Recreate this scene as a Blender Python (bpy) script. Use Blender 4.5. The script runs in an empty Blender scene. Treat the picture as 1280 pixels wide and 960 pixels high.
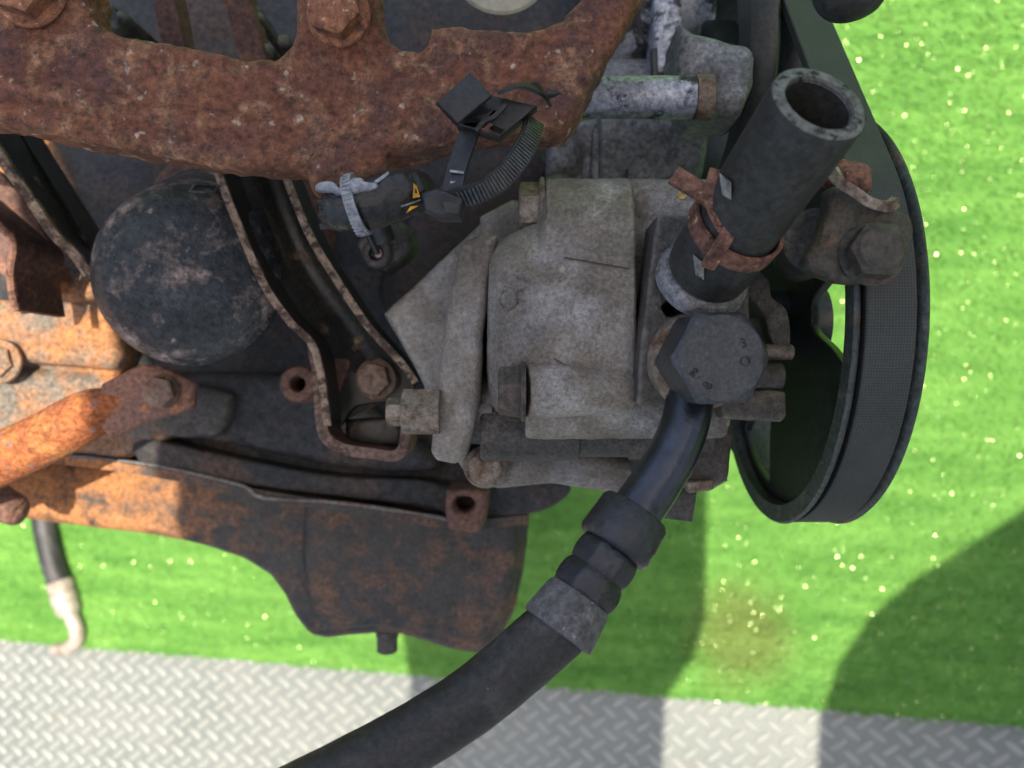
import bpy, bmesh, math, random
from mathutils import Vector, Matrix, noise
rnd = random.Random(7)
sc = bpy.context.scene
col = sc.collection
R = math.radians

# ------------------------------------------------------------------ camera, sky, sun, exposure
# The engine is laid out in a frame E whose origin is the lens (x right, y up, z towards the
# photographer); RW stands that frame over the level floor (z = 0), 0.8 m up and leaning 14 degrees.
F = 1005.0
HF = 0.80
RW = Matrix.Translation((0, 0, HF)) @ Matrix.Rotation(R(14), 4, 'Y')
def P(x, y, d): return Vector(((x-640)*d/F, (480-y)*d/F, -d))
def W(v): return RW @ Vector(v)

cd = bpy.data.cameras.new('camera'); cam = bpy.data.objects.new('camera', cd); col.objects.link(cam)
cd.sensor_width = 36; cd.lens = 36*F/1280; cd.clip_start = .01; cd.clip_end = 60
cd.dof.use_dof = True; cd.dof.focus_distance = .212; cd.dof.aperture_fstop = 13.5
cam.matrix_world = RW
sc.camera = cam

SUN = (RW.to_3x3() @ Vector((-.031, .05, 1))).normalized()      # towards the sun
world = bpy.data.worlds.new('World'); sc.world = world; world.use_nodes = True
wn = world.node_tree
sky = wn.nodes.new('ShaderNodeTexSky'); sky.sky_type = 'NISHITA'; sky.sun_disc = False; sky.dust_density = 5; sky.ozone_density = .5; sky.air_density = 1
sky.sun_elevation = math.asin(SUN.z); sky.sun_rotation = math.atan2(SUN.x, SUN.y)
bg = wn.nodes['Background']; bg.inputs['Strength'].default_value = .125
wn.links.new(sky.outputs[0], bg.inputs[0])
sd = bpy.data.lights.new('sun', 'SUN'); sd.energy = 3.4; sd.angle = R(.4); sd.color = (1, .935, .81)
so = bpy.data.objects.new('sun', sd); col.objects.link(so)
so.rotation_euler = SUN.to_track_quat('Z', 'Y').to_euler(); so.location = (0, 0, 5)
sc.view_settings.view_transform = 'Standard'; sc.view_settings.look = 'None'
sc.view_settings.exposure = 1.05; sc.view_settings.gamma = 1
sc.render.engine = 'CYCLES'
try:
    sc.cycles.use_denoising = True
except Exception: pass

# ------------------------------------------------------------------ materials
def srgb(r, g, b):
    f = lambda c: (c/255/12.92) if c/255 <= .04045 else ((c/255+.055)/1.055)**2.4
    return (f(r), f(g), f(b), 1)
def lin(r, g, b): return (r, g, b, 1)

class NT:
    def __init__(s, name):
        s.m = bpy.data.materials.new(name); s.m.use_nodes = True; s.t = s.m.node_tree
        s.b = s.t.nodes['Principled BSDF']; s.co = s.t.nodes.new('ShaderNodeTexCoord')
    def n(s, kind, **kw):
        nd = s.t.nodes.new(kind)
        for k, v in kw.items():
            if k in nd.inputs: nd.inputs[k].default_value = v
            else: setattr(nd, k, v)
        return nd
    def l(s, a, b): s.t.links.new(a, b)
    def noise(s, scale, detail=6, rough=.6, dist=0, vec=None):
        nd = s.n('ShaderNodeTexNoise', Scale=scale, Detail=detail, Roughness=rough, Distortion=dist)
        s.l(vec or s.co.outputs['Object'], nd.inputs['Vector']); return nd.outputs['Fac']
    def ramp(s, fac, stops):
        nd = s.t.nodes.new('ShaderNodeValToRGB'); e = nd.color_ramp.elements
        while len(e) < len(stops): e.new(.5)
        for el, (p, c) in zip(e, stops): el.position = p; el.color = c if len(c) == 4 else (*c, 1)
        s.l(fac, nd.inputs[0]); return nd.outputs[0]
    def step(s, fac, at, soft=.03):
        return s.ramp(fac, [(max(0, at-soft), (0, 0, 0, 1)), (min(1, at+soft), (1, 1, 1, 1))])
    def mix(s, fac, a, b):
        nd = s.t.nodes.new('ShaderNodeMix'); nd.data_type = 'RGBA'
        for sock, v in ((nd.inputs[0], fac), (nd.inputs[6], a), (nd.inputs[7], b)):
            if hasattr(v, 'links') or isinstance(v, bpy.types.NodeSocket): s.l(v, sock)
            else: sock.default_value = v
        return nd.outputs[2]
    def math(s, op, a, b=0.0):
        nd = s.t.nodes.new('ShaderNodeMath'); nd.operation = op
        for sock, v in ((nd.inputs[0], a), (nd.inputs[1], b)):
            if isinstance(v, bpy.types.NodeSocket): s.l(v, sock)
            else: sock.default_value = v
        return nd.outputs[0]
    def bump(s, h, strength=.4, dist=.001):
        nd = s.n('ShaderNodeBump', Strength=strength, Distance=dist); s.l(h, nd.inputs['Height'])
        s.l(nd.outputs[0], s.b.inputs['Normal'])
    def out(s, colr=None, rough=None, metal=None, spec=None):
        for v, k in ((colr, 'Base Color'), (rough, 'Roughness'), (metal, 'Metallic'), (spec, 'Specular IOR Level')):
            if v is None: continue
            if isinstance(v, bpy.types.NodeSocket): s.l(v, s.b.inputs[k])
            else: s.b.inputs[k].default_value = v
        return s.m

def worn(name, base, alt, patch=None, patch2=None, at=.55, soft=.05, pscale=70, fscale=900, bscale=120,
         rough=.6, prough=.85, metal=0.0, spec=.5, bump=.5, specks=None, speck_at=.68, speck_scale=500, bdist=.0006,
         stain=None, stain_at=.6, stain_scale=35, pedge=None, grain=.5, gscale=None, k=1.3, edge_highlight=None, xb=None, xcol=None):
    """base paint or metal varied by noise, patches of rust or dirt, small specks, fine relief"""
    t = NT(name)
    kk = lambda c: None if c is None else (min(.8, c[0]*k), min(.8, c[1]*k), min(.8, c[2]*k), 1)
    base, alt, patch, patch2, specks, stain, pedge = map(kk, (base, alt, patch, patch2, specks, stain, pedge))
    fine = t.noise(fscale, 5, .7); mid = t.noise(bscale, 7, .65)
    c = t.mix(t.ramp(mid, [(.32, (0, 0, 0, 1)), (.68, (1, 1, 1, 1))]), base, alt)
    h = fine; rg = rough
    if stain:
        c = t.mix(t.math('MULTIPLY', t.step(t.noise(stain_scale, 6, .6, .4), stain_at, .1), .8), c, stain)
    if patch:
        pn = t.noise(pscale, 9, .68, .25); bias = None
        if xb:          # rust heavier towards one end of the part
            sx = t.n('ShaderNodeSeparateXYZ'); t.l(t.co.outputs['Object'], sx.inputs[0])
            bias = t.math('MINIMUM', t.math('MAXIMUM', t.math('MULTIPLY', t.math('SUBTRACT', xb[0], sx.outputs[0]), xb[1]), 0.0), .14)
            pn = t.math('ADD', pn, bias)
        m = t.step(pn, at, soft)
        if pedge:
            ring = t.ramp(pn, [(at-soft-.03, (0, 0, 0, 1)), (at-soft*.3, (1, 1, 1, 1)), (at+soft+.02, (0, 0, 0, 1))])
            c = t.mix(t.math('MULTIPLY', ring, .7), c, pedge)
        pc = t.mix(t.ramp(t.noise(fscale*.35, 6, .7), [(.35, (0, 0, 0, 1)), (.65, (1, 1, 1, 1))]), patch, patch2 or patch)
        if xb: pc = t.mix(t.math('MULTIPLY', bias, 6.5), pc, t.mix(t.noise(fscale*.3, 5, .7), xcol, kk(lin(.30, .13, .05))))
        c = t.mix(m, c, pc)
        h = t.math('ADD', fine, t.math('MULTIPLY', m, .7))
        rg = t.math('ADD', rough, t.math('MULTIPLY', m, prough-rough))
    if specks:
        c = t.mix(t.step(t.noise(speck_scale, 3, .5), speck_at, .03), c, specks)
    if grain:
        g = t.noise(gscale or fscale*.6, 4, .75)
        g = t.ramp(g, [(.34, (1-grain,)*3), (.49, (1, 1, 1)), (.66, (1+grain*1.1,)*3)])
        mm = t.t.nodes.new('ShaderNodeMix'); mm.data_type = 'RGBA'; mm.blend_type = 'MULTIPLY'; mm.inputs[0].default_value = 1
        t.l(c, mm.inputs[6]); t.l(g, mm.inputs[7]); c = mm.outputs[2]
    if edge_highlight:        # rubbed casting edges, painted brighter to stand in for edge highlights
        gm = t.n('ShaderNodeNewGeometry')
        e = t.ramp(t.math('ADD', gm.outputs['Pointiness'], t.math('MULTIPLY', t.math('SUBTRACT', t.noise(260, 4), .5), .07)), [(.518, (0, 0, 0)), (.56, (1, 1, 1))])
        c = t.mix(t.math('MULTIPLY', e, .75), c, edge_highlight)
    t.bump(h, bump, bdist)
    return t.out(c, rg, metal, spec)

M = {}
M['rust_plate'] = worn('rust_plate', lin(.155, .058, .034), lin(.33, .125, .058), lin(.50, .30, .18), lin(.42, .18, .075), at=.575, soft=.08, pscale=120, bscale=60, rough=.45, prough=.72, bump=1.0, specks=lin(.58, .44, .33), speck_at=.68, speck_scale=260, bdist=.002, stain=lin(.10, .058, .056), stain_at=.58, stain_scale=45, grain=.55, gscale=400, k=1.2, edge_highlight=lin(.46, .22, .11))
M['rust_bolt'] = worn('rust_bolt', lin(.17, .065, .03), lin(.28, .12, .055), lin(.12, .05, .035), at=.58, pscale=150, rough=.7, bump=.7, specks=lin(.4, .25, .14))
M['brown_bolt'] = worn('brown_bolt', lin(.11, .07, .05), lin(.17, .115, .085), lin(.20, .10, .05), at=.58, pscale=150, rough=.6, bump=.7, metal=.2)
M['olive_steel'] = worn('olive_steel', lin(.040, .036, .028), lin(.08, .07, .052), lin(.17, .10, .06), lin(.12, .08, .05), at=.60, soft=.08, pscale=90, rough=.42, metal=.2, bump=.8, k=1.1)
M['foot_rust'] = worn('foot_rust', lin(.10, .06, .045), lin(.20, .13, .095), lin(.05, .03, .022), at=.55, soft=.06, pscale=120, rough=.65, bump=.8)
M['rust_dark_oily'] = worn('rust_dark_oily', lin(.028, .022, .02), lin(.055, .038, .03), lin(.11, .06, .04), lin(.02, .022, .026), at=.56, soft=.1, pscale=60, rough=.4, bump=.9, k=1.0)
M['rust_clamp'] = worn('rust_clamp', lin(.13, .058, .038), lin(.20, .095, .06), lin(.075, .034, .024), at=.55, pscale=200, rough=.7, bump=.6, specks=lin(.40, .26, .12), speck_at=.7)
M['rust_orange'] = worn('rust_orange', lin(.27, .088, .040), lin(.38, .125, .045), lin(.52, .22, .075), lin(.42, .16, .055), at=.55, soft=.08, pscale=110, rough=.85, bump=.6, spec=.2, specks=lin(.2, .13, .12), speck_at=.66, speck_scale=260, k=1.0)
M['rust_shaded_end'] = worn('rust_shaded_end', lin(.15, .075, .05), lin(.20, .09, .055), lin(.32, .14, .06), at=.62, pscale=110, rough=.7, bump=.6, stain=lin(.09, .055, .05), stain_at=.55)  # same rust as the bar, its colour darkened to paint in shade
M['rust_dark'] = worn('rust_dark', lin(.085, .045, .035), lin(.13, .065, .045), lin(.19, .095, .06), at=.58, pscale=130, rough=.7, bump=.6)
M['block_paint'] = worn('block_paint', lin(.021, .023, .025), lin(.048, .050, .052), lin(.12, .078, .055), lin(.07, .05, .04), at=.575, soft=.1, pscale=24, bscale=160, rough=.4, bump=.8, bdist=.0012, specks=lin(.12, .12, .12), speck_at=.72, grain=.6, gscale=450, k=1.0)
M['block_rusty'] = worn('block_rusty', lin(.21, .175, .135), lin(.15, .135, .115), lin(.45, .19, .065), lin(.33, .16, .08), at=.50, soft=.09, pscale=42, rough=.75, bump=.7, spec=.25, k=1.0)
M['pan_paint'] = worn('pan_paint', lin(.022, .023, .022), lin(.045, .043, .038), lin(.18, .105, .066), lin(.11, .066, .046), at=.56, soft=.10, pscale=80, rough=.42, bump=.6, prough=.85, spec=.4, stain=lin(.30, .14, .055), stain_at=.68, stain_scale=18, k=1.1, xb=(-.055, 2.2), xcol=lin(.50, .21, .07))
M['filter_paint'] = worn('filter_paint', lin(.022, .025, .028), lin(.042, .046, .050), lin(.21, .15, .135), lin(.40, .325, .29), at=.543, soft=.022, pscale=50, rough=.16, bump=1.0, prough=.85, bdist=.0014, pedge=lin(.26, .22, .20), grain=.6, gscale=420, stain=lin(.075, .082, .088), stain_at=.56, stain_scale=40, specks=lin(.3, .26, .24), speck_at=.72, speck_scale=260, k=1.15)
M['black_paint'] = worn('black_paint', lin(.013, .014, .013), lin(.03, .028, .022), lin(.17, .115, .065), lin(.10, .065, .038), at=.615, soft=.02, pscale=75, rough=.3, bump=.35, prough=.85, k=1.0)
M['flange_edge'] = worn('flange_edge', lin(.15, .10, .065), lin(.27, .20, .14), lin(.09, .045, .028), lin(.035, .03, .025), at=.53, soft=.04, pscale=210, rough=.7, bump=.8)
M['grey_cast'] = worn('grey_cast', lin(.150, .130, .105), lin(.235, .210, .175), lin(.050, .044, .038), lin(.10, .086, .07), at=.575, soft=.12, pscale=26, bscale=80, rough=.45, metal=.25, bump=1.0, prough=.6, bdist=.0010, stain=lin(.38, .37, .36), stain_at=.575, stain_scale=36, grain=.36, gscale=800, edge_highlight=lin(.60, .53, .42), k=1.5)
M['grey_cast_plain'] = worn('grey_cast_plain', lin(.150, .130, .105), lin(.235, .210, .175), lin(.050, .044, .038), lin(.10, .086, .07), at=.575, soft=.12, pscale=26, bscale=80, rough=.45, metal=.25, bump=1.0, prough=.6, bdist=.0010, stain=lin(.38, .37, .36), stain_at=.575, stain_scale=36, grain=.36, gscale=800, k=1.5)
M['bracket_cast'] = worn('bracket_cast', lin(.18, .162, .138), lin(.27, .248, .215), lin(.085, .07, .055), lin(.13, .105, .08), at=.575, soft=.13, pscale=24, bscale=70, rough=.40, metal=.35, bump=.8, bdist=.0008, grain=.3, gscale=750, edge_highlight=lin(.58, .52, .43), k=1.42, stain=lin(.34, .34, .35), stain_at=.6, stain_scale=40)
M['bracket_cast_plain'] = worn('bracket_cast_plain', lin(.18, .162, .138), lin(.27, .248, .215), lin(.085, .07, .055), lin(.13, .105, .08), at=.575, soft=.13, pscale=24, bscale=70, rough=.40, metal=.35, bump=.8, bdist=.0008, grain=.3, gscale=750, k=1.42, stain=lin(.34, .34, .35), stain_at=.6, stain_scale=40)
M['dark_cast'] = worn('dark_cast', lin(.050, .046, .041), lin(.088, .080, .07), lin(.17, .145, .115), at=.62, soft=.09, pscale=55, rough=.45, metal=.2, bump=.9, grain=.5, gscale=700, k=1.0, edge_highlight=lin(.28, .245, .20))
M['dark_cast_plain'] = worn('dark_cast_plain', lin(.050, .046, .041), lin(.088, .080, .07), lin(.17, .145, .115), at=.62, soft=.09, pscale=55, rough=.45, metal=.2, bump=.9, grain=.5, gscale=700, k=1.0)
M['silver_cast'] = worn('silver_cast', lin(.33, .345, .38), lin(.24, .25, .28), lin(.025, .025, .026), lin(.07, .07, .07), at=.535, soft=.03, pscale=75, rough=.38, metal=.5, bump=.5, prough=.7)
M['alternator_cast'] = worn('alternator_cast', lin(.16, .165, .17), lin(.24, .24, .24), lin(.055, .052, .05), lin(.12, .11, .10), at=.55, soft=.12, pscale=55, rough=.5, metal=.4, bump=.6)
M['bolt_steel'] = worn('bolt_steel', lin(.15, .125, .095), lin(.22, .19, .15), lin(.16, .085, .045), lin(.10, .065, .045), at=.55, soft=.1, pscale=130, rough=.5, metal=.45, bump=.5)
M['pump_bolt'] = worn('pump_bolt', lin(.062, .052, .046), lin(.10, .085, .075), lin(.17, .11, .07), at=.6, soft=.1, pscale=120, rough=.42, metal=.3, bump=.6, k=1.0)
M['bolt_grey'] = worn('bolt_grey', lin(.10, .10, .095), lin(.16, .15, .14), lin(.15, .09, .055), at=.57, soft=.1, pscale=140, rough=.5, metal=.4, bump=.5)
M['banjo_bolt'] = worn('banjo_bolt', lin(.052, .056, .062), lin(.085, .09, .096), lin(.12, .085, .075), at=.66, soft=.08, pscale=120, rough=.3, metal=.55, bump=.5, fscale=1300, grain=.3, gscale=1000, k=1.0)
M['banjo_side'] = worn('banjo_side', lin(.21, .17, .12), lin(.30, .26, .20), lin(.09, .06, .045), at=.57, soft=.08, pscale=90, rough=.45, metal=.4, bump=.5)
M['oily_pipe'] = worn('oily_pipe', lin(.055, .06, .072), lin(.085, .092, .11), lin(.025, .024, .024), at=.66, soft=.08, pscale=80, rough=.14, prough=.4, bump=.45, fscale=1200, bdist=.0003, spec=.6, metal=.85, grain=.15, k=1.0)
M['ferrule'] = worn('ferrule', lin(.055, .058, .065), lin(.095, .098, .105), lin(.13, .095, .06), lin(.03, .027, .024), at=.60, soft=.07, pscale=75, rough=.17, prough=.6, bump=.6, spec=.6, metal=.75, grain=.15, k=.8, specks=lin(.2, .19, .17), speck_at=.76)
M['ferrule_dry'] = worn('ferrule_dry', lin(.058, .057, .058), lin(.115, .11, .11), lin(.20, .20, .20), at=.63, soft=.08, pscale=150, rough=.6, bump=.7, specks=lin(.3, .3, .3), speck_at=.72)
M['rubber_hose'] = worn('rubber_hose', lin(.019, .0185, .018), lin(.033, .032, .030), lin(.10, .095, .09), lin(.06, .055, .052), at=.63, soft=.12, pscale=55, rough=.5, prough=.8, bump=.45, specks=lin(.14, .13, .13), speck_at=.76, speck_scale=700, stain=lin(.085, .08, .075), stain_at=.60, stain_scale=45, k=1.0)
M['soft_rubber'] = worn('soft_rubber', lin(.020, .0205, .0175), lin(.033, .0335, .029), lin(.052, .052, .045), at=.6, soft=.2, pscale=40, rough=.55, bump=.2, prough=.65, k=1.0)
M['cut_rubber'] = worn('cut_rubber', lin(.10, .105, .095), lin(.15, .155, .14), lin(.02, .022, .02), at=.60, soft=.03, pscale=330, rough=.8, bump=.9)
M['black_plastic'] = worn('black_plastic', lin(.014, .015, .016), lin(.024, .025, .027), rough=.38, bump=.15, specks=lin(.10, .09, .08), speck_at=.78, k=1.0)
M['strap_rib'] = worn('strap_rib', lin(.03, .031, .03), lin(.05, .05, .048), rough=.3, bump=.1)
M['grey_plastic'] = worn('grey_plastic', lin(.17, .18, .20), lin(.24, .25, .27), rough=.4, bump=.15)
M['tape'] = worn('tape', lin(.016, .016, .015), lin(.032, .03, .026), rough=.27, bump=.8, bscale=90, fscale=260, bdist=.0008, k=1.0)
M['yellow_print'] = worn('yellow_print', lin(.72, .36, .012), lin(.62, .30, .01), rough=.4, bump=.1, k=1.0)
M['leaf'] = worn('leaf', lin(.55, .36, .10), lin(.62, .42, .16), rough=.8, bump=.3, k=1.0)
M['cream_plastic'] = worn('cream_plastic', lin(.66, .61, .47), lin(.58, .52, .39), rough=.45, bump=.1, k=1.2, grain=.1)
M['pulley_steel'] = worn('pulley_steel', lin(.012, .016, .013), lin(.022, .027, .022), lin(.11, .06, .035), lin(.06, .04, .025), at=.67, soft=.03, pscale=75, rough=.35, bump=.3, k=1.0)
M['pulley_rim'] = worn('pulley_rim', lin(.045, .055, .048), lin(.075, .085, .076), lin(.20, .135, .09), lin(.13, .08, .055), at=.60, soft=.06, pscale=60, rough=.38, metal=.2, bump=.5, k=1.0)
M['turf_gap_green'] = worn('turf_gap_green', lin(.05, .33, .10), lin(.04, .27, .08), rough=.5, k=1.0)
M['white_mark'] = worn('white_mark', lin(.22, .22, .19), lin(.14, .14, .12), lin(.04, .04, .04), at=.62, soft=.05, pscale=300, rough=.7)
M['copper'] = worn('copper', lin(.55, .35, .30), lin(.4, .2, .3), rough=.4, metal=.5, k=1.0)
M['stamp_dark'] = worn('stamp_dark', lin(.012, .013, .015), lin(.02, .022, .024), rough=.55, k=1.0)
M['fitting'] = worn('fitting', lin(.52, .45, .38), lin(.38, .31, .25), lin(.25, .17, .11), at=.6, soft=.1, pscale=40, rough=.55, metal=.3, bump=.3, k=1.0)

# ------------------------------------------------------------------ mesh building
def crom(pts, n=6, closed=False):
    """Catmull-Rom through tuples of any length"""
    out = []; N = len(pts)
    for i in range(N if closed else N-1):
        g = (lambda k: pts[k % N]) if closed else (lambda k: pts[max(0, min(N-1, k))])
        a, b, c, d = g(i-1), g(i), g(i+1), g(i+2)
        for j in range(n):
            t = j/n
            out.append(tuple(.5*((2*b[k])+(c[k]-a[k])*t+(2*a[k]-5*b[k]+4*c[k]-d[k])*t*t+(3*b[k]-a[k]-3*c[k]+d[k])*t**3) for k in range(len(b))))
    if not closed: out.append(tuple(pts[-1]))
    return out

class MB:
    def __init__(s): s.v = []; s.f = []
    def add(s, vs, fs):
        o = len(s.v); s.v += [Vector(v) for v in vs]; s.f += [tuple(i+o for i in f) for f in fs]; return s
    def rings(s, rings, close=False, cap0=True, cap1=True):
        n = len(rings[0]); vs = [v for r in rings for v in r]; fs = []
        K = len(rings)
        for k in range(K if close else K-1):
            k2 = (k+1) % K
            for i in range(n):
                j = (i+1) % n; fs.append((k*n+i, k*n+j, k2*n+j, k2*n+i))
        if not close:
            if cap0: fs.append(tuple(range(n-1, -1, -1)))
            if cap1: fs.append(tuple((K-1)*n+i for i in range(n)))
        return s.add(vs, fs)
    def tube(s, path, n=24, cap=True):
        """path: list of (Vector, radius)"""
        pts = [p for p, r in path]; up = None; rings = []
        for i, (p, r) in enumerate(path):
            t = (pts[min(i+1, len(pts)-1)]-pts[max(i-1, 0)]).normalized()
            if up is None: up = t.orthogonal().normalized()
            up = (up - t*up.dot(t)).normalized(); b = t.cross(up)
            rings.append([p + (up*math.cos(a)+b*math.sin(a))*r for a in [2*math.pi*k/n for k in range(n)]])
        return s.rings(rings, cap0=cap, cap1=cap)
    def lathe(s, o, axis, prof, n=48, closed=False, facet=0):
        a = Vector(axis).normalized(); u = a.orthogonal().normalized(); b = a.cross(u); o = Vector(o)
        rings = [[o + a*h + (u*math.cos(2*math.pi*k/n)+b*math.sin(2*math.pi*k/n))*max(r, 1e-5) for k in range(n)] for h, r in prof]
        return s.rings(rings, close=closed)
    def hex(s, o, axis, r, h, fr=0, fh=0, rot=0, up=None, ch=.55, dish=0):
        a = Vector(axis).normalized(); u = (Vector(up) if up else a.orthogonal()); u = (u-a*u.dot(a)).normalized(); b = a.cross(u); o = Vector(o)
        n = 48
        def hr(th): m = (th-rot) % (math.pi/3); return r*math.cos(math.pi/6)/math.cos(m-math.pi/6)
        if fr: s.lathe(o, a, [(0, fr*.98), (fh*.6, fr), (fh, fr*.96), (fh*1.25, r*.98)], 36)
        rs = []
        for z, f in ((fh*.8, lambda t: hr(t)), (None, lambda t: hr(t)), (fh+h, lambda t: r*.82), (fh+h-dish, lambda t: r*.72)):
            ring = []
            for k in range(n):
                t = 2*math.pi*k/n; q = f(t); zz = (fh+h-(q-.82*r)*ch-.00005) if z is None else z
                ring.append(o+a*zz+(u*math.cos(t)+b*math.sin(t))*q)
            rs.append(ring)
        return s.rings(rs)
    def box(s, c, x, y, z):
        c, x, y, z = Vector(c), Vector(x), Vector(y), Vector(z)
        vs = [c+x*i+y*j+z*k for k in (-1, 1) for j in (-1, 1) for i in (-1, 1)]
        return s.add(vs, [(0, 2, 3, 1), (4, 5, 7, 6), (0, 1, 5, 4), (2, 6, 7, 3), (0, 4, 6, 2), (1, 3, 7, 5)])
    def strap(s, path, w, th, side):
        """rectangular strap swept along 3D points; side: width direction hint"""
        rings = []; side = Vector(side)
        for i, p in enumerate(path):
            t = (path[min(i+1, len(path)-1)]-path[max(i-1, 0)]).normalized()
            b = (side-t*side.dot(t)).normalized(); nn = t.cross(b)
            rings.append([p+b*w+nn*th, p-b*w+nn*th, p-b*w-nn*th, p+b*w-nn*th])
        return s.rings(rings)
    def ribbon(s, path, back, th):
        """sheet standing on a path of (x,y,d) pixels, running straight back from the viewer side"""
        pts = [P(*q[:3]) for q in path]; rings = []
        for i, p in enumerate(pts):
            t = pts[min(i+1, len(pts)-1)]-pts[max(i-1, 0)]; nn = Vector((-t.y, t.x, 0)).normalized()*th/2
            bk = Vector((0, 0, -(back[i] if isinstance(back, list) else back)))
            rings.append([p+nn, p-nn, p-nn+bk, p+nn+bk])
        return s.rings(rings)
    def prism(s, outline, d, t, bevel=.001, holes=(), smooth=0, res=2, tilt=None, raw=False):
        """outline traced in pixels at depth d (its front face), t thick, rounded edges"""
        cu = bpy.data.curves.new('tmp', 'CURVE'); cu.dimensions = '2D'; cu.fill_mode = 'BOTH'
        cu.bevel_depth = bevel; cu.bevel_resolution = res; cu.extrude = max(t/2-bevel, .00005); cu.offset = -bevel
        allv = []
        for ol in [outline]+list(holes):
            if smooth: ol = crom(ol, smooth, True)
            sp = cu.splines.new('POLY'); sp.points.add(len(ol)-1); sp.use_cyclic_u = True
            for k, q in enumerate(ol):
                v = Vector((q[0], q[1], 0)) if raw else P(q[0], q[1], d)
                sp.points[k].co = (v.x, v.y, 0, 1); allv.append(v)
        ob = bpy.data.objects.new('tmp', cu)
        me = bpy.data.meshes.new_from_object(ob)
        bm = bmesh.new(); bm.from_mesh(me); bmesh.ops.remove_doubles(bm, verts=bm.verts, dist=2e-6)
        bmesh.ops.recalc_face_normals(bm, faces=bm.faces)
        z0 = 0 if raw else -d-t/2
        vs = [Vector((v.co.x, v.co.y, v.co.z+z0)) for v in bm.verts]
        bm.verts.index_update()
        fs = [tuple(v.index for v in f.verts) for f in bm.faces]
        bm.free(); bpy.data.objects.remove(ob); bpy.data.curves.remove(cu); bpy.data.meshes.remove(me)
        if tilt:
            c = Vector((sum(v.x for v in allv), sum(v.y for v in allv), 0))/len(allv); c.z = z0
            m = Matrix.Rotation(R(tilt[0]), 3, 'X') @ Matrix.Rotation(R(tilt[1]), 3, 'Y')
            vs = [c+m @ (v-c) for v in vs]
        return s.add(vs, fs)
    def warp(s, fn): s.v = [fn(v) for v in s.v]; return s
    def build(s, name, mat, parent=None, ang=38, vox=0, sm=2, disp=(), label=None, smooth=True, kind=None):
        me = bpy.data.meshes.new(name)
        o0 = ORG[parent.name] if parent else (sum(s.v, Vector())/len(s.v))
        me.from_pydata([v-o0 for v in s.v], [], s.f); me.update()
        bm = bmesh.new(); bm.from_mesh(me); bmesh.ops.recalc_face_normals(bm, faces=bm.faces); bm.to_mesh(me); bm.free()
        for p in me.polygons: p.use_smooth = smooth
        if smooth and not vox: me.set_sharp_from_angle(angle=R(ang))
        if not vox: mat = mat+'_plain' if mat+'_plain' in M else mat
        me.materials.append(M[mat])
        o = bpy.data.objects.new(name, me); col.objects.link(o); ORG[o.name] = o0
        if parent: o.parent = parent
        else: o.matrix_world = RW @ Matrix.Translation(o0)
        if vox:
            r = o.modifiers.new('remesh', 'REMESH'); r.mode = 'VOXEL'; r.voxel_size = vox; r.use_smooth_shade = True
            if sm:
                q = o.modifiers.new('smooth', 'SMOOTH'); q.iterations = sm; q.factor = .5
            for size, st in disp:
                tx = bpy.data.textures.new('cast', 'CLOUDS'); tx.noise_scale = size; tx.noise_depth = 3
                q = o.modifiers.new('displace', 'DISPLACE'); q.texture = tx; q.strength = st; q.texture_coords = 'LOCAL'; q.mid_level = .5
        if label: o['label'] = label
        if kind: o['kind'] = kind
        return o
ORG = {}
def thing(name, base, label, cat, group=None):
    o = bpy.data.objects.new(name, None); col.objects.link(o); o.empty_display_size = .01
    b = Vector(base); ORG[o.name] = b; o.matrix_world = RW @ Matrix.Translation(b)
    o['label'] = label; o['category'] = cat
    if group: o['group'] = group
    return o
def tag(o, label, cat, group=None):
    o['label'] = label; o['category'] = cat
    if group: o['group'] = group
    return o
def disc(x, y, rx, ry=None, n=14, a0=0):
    ry = ry or rx
    return [(x+rx*math.cos(2*math.pi*k/n+a0), y+ry*math.sin(2*math.pi*k/n+a0)) for k in range(n)]
def px(n, d): return n*d/F
X_, Y_, Z_ = Vector((1, 0, 0)), Vector((0, 1, 0)), Vector((0, 0, 1))

from mathutils.bvhtree import BVHTree
class Hit:
    def __init__(s, mb): s.t = BVHTree.FromPolygons([v[:] for v in mb.v], mb.f)
    def __call__(s, x, y, lift=0):
        h = s.t.ray_cast(Vector((0, 0, 0)), P(x, y, 1).normalized())
        if h[0] is None: return P(x, y, .22), Vector((0, 0, 1))
        n = h[1] if h[1].dot(h[0]) < 0 else -h[1]
        return h[0]+n*lift, n

# ------------------------------------------------------------------ the floor: tread plate and artificial turf
def on_floor(x, y):
    o = RW.translation; dv = (W(P(x, y, 1))-o); return o+dv*(-o.z/dv.z)
A, B = on_floor(0, 797), on_floor(1280, 905)
ex = (B-A).normalized(); ey = Vector((0, 0, 1)).cross(ex)       # along the turf edge, and away from the viewer's feet
def FL(u, v, z=0): p = A+ex*u+ey*v; return (p.x, p.y, z)

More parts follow.
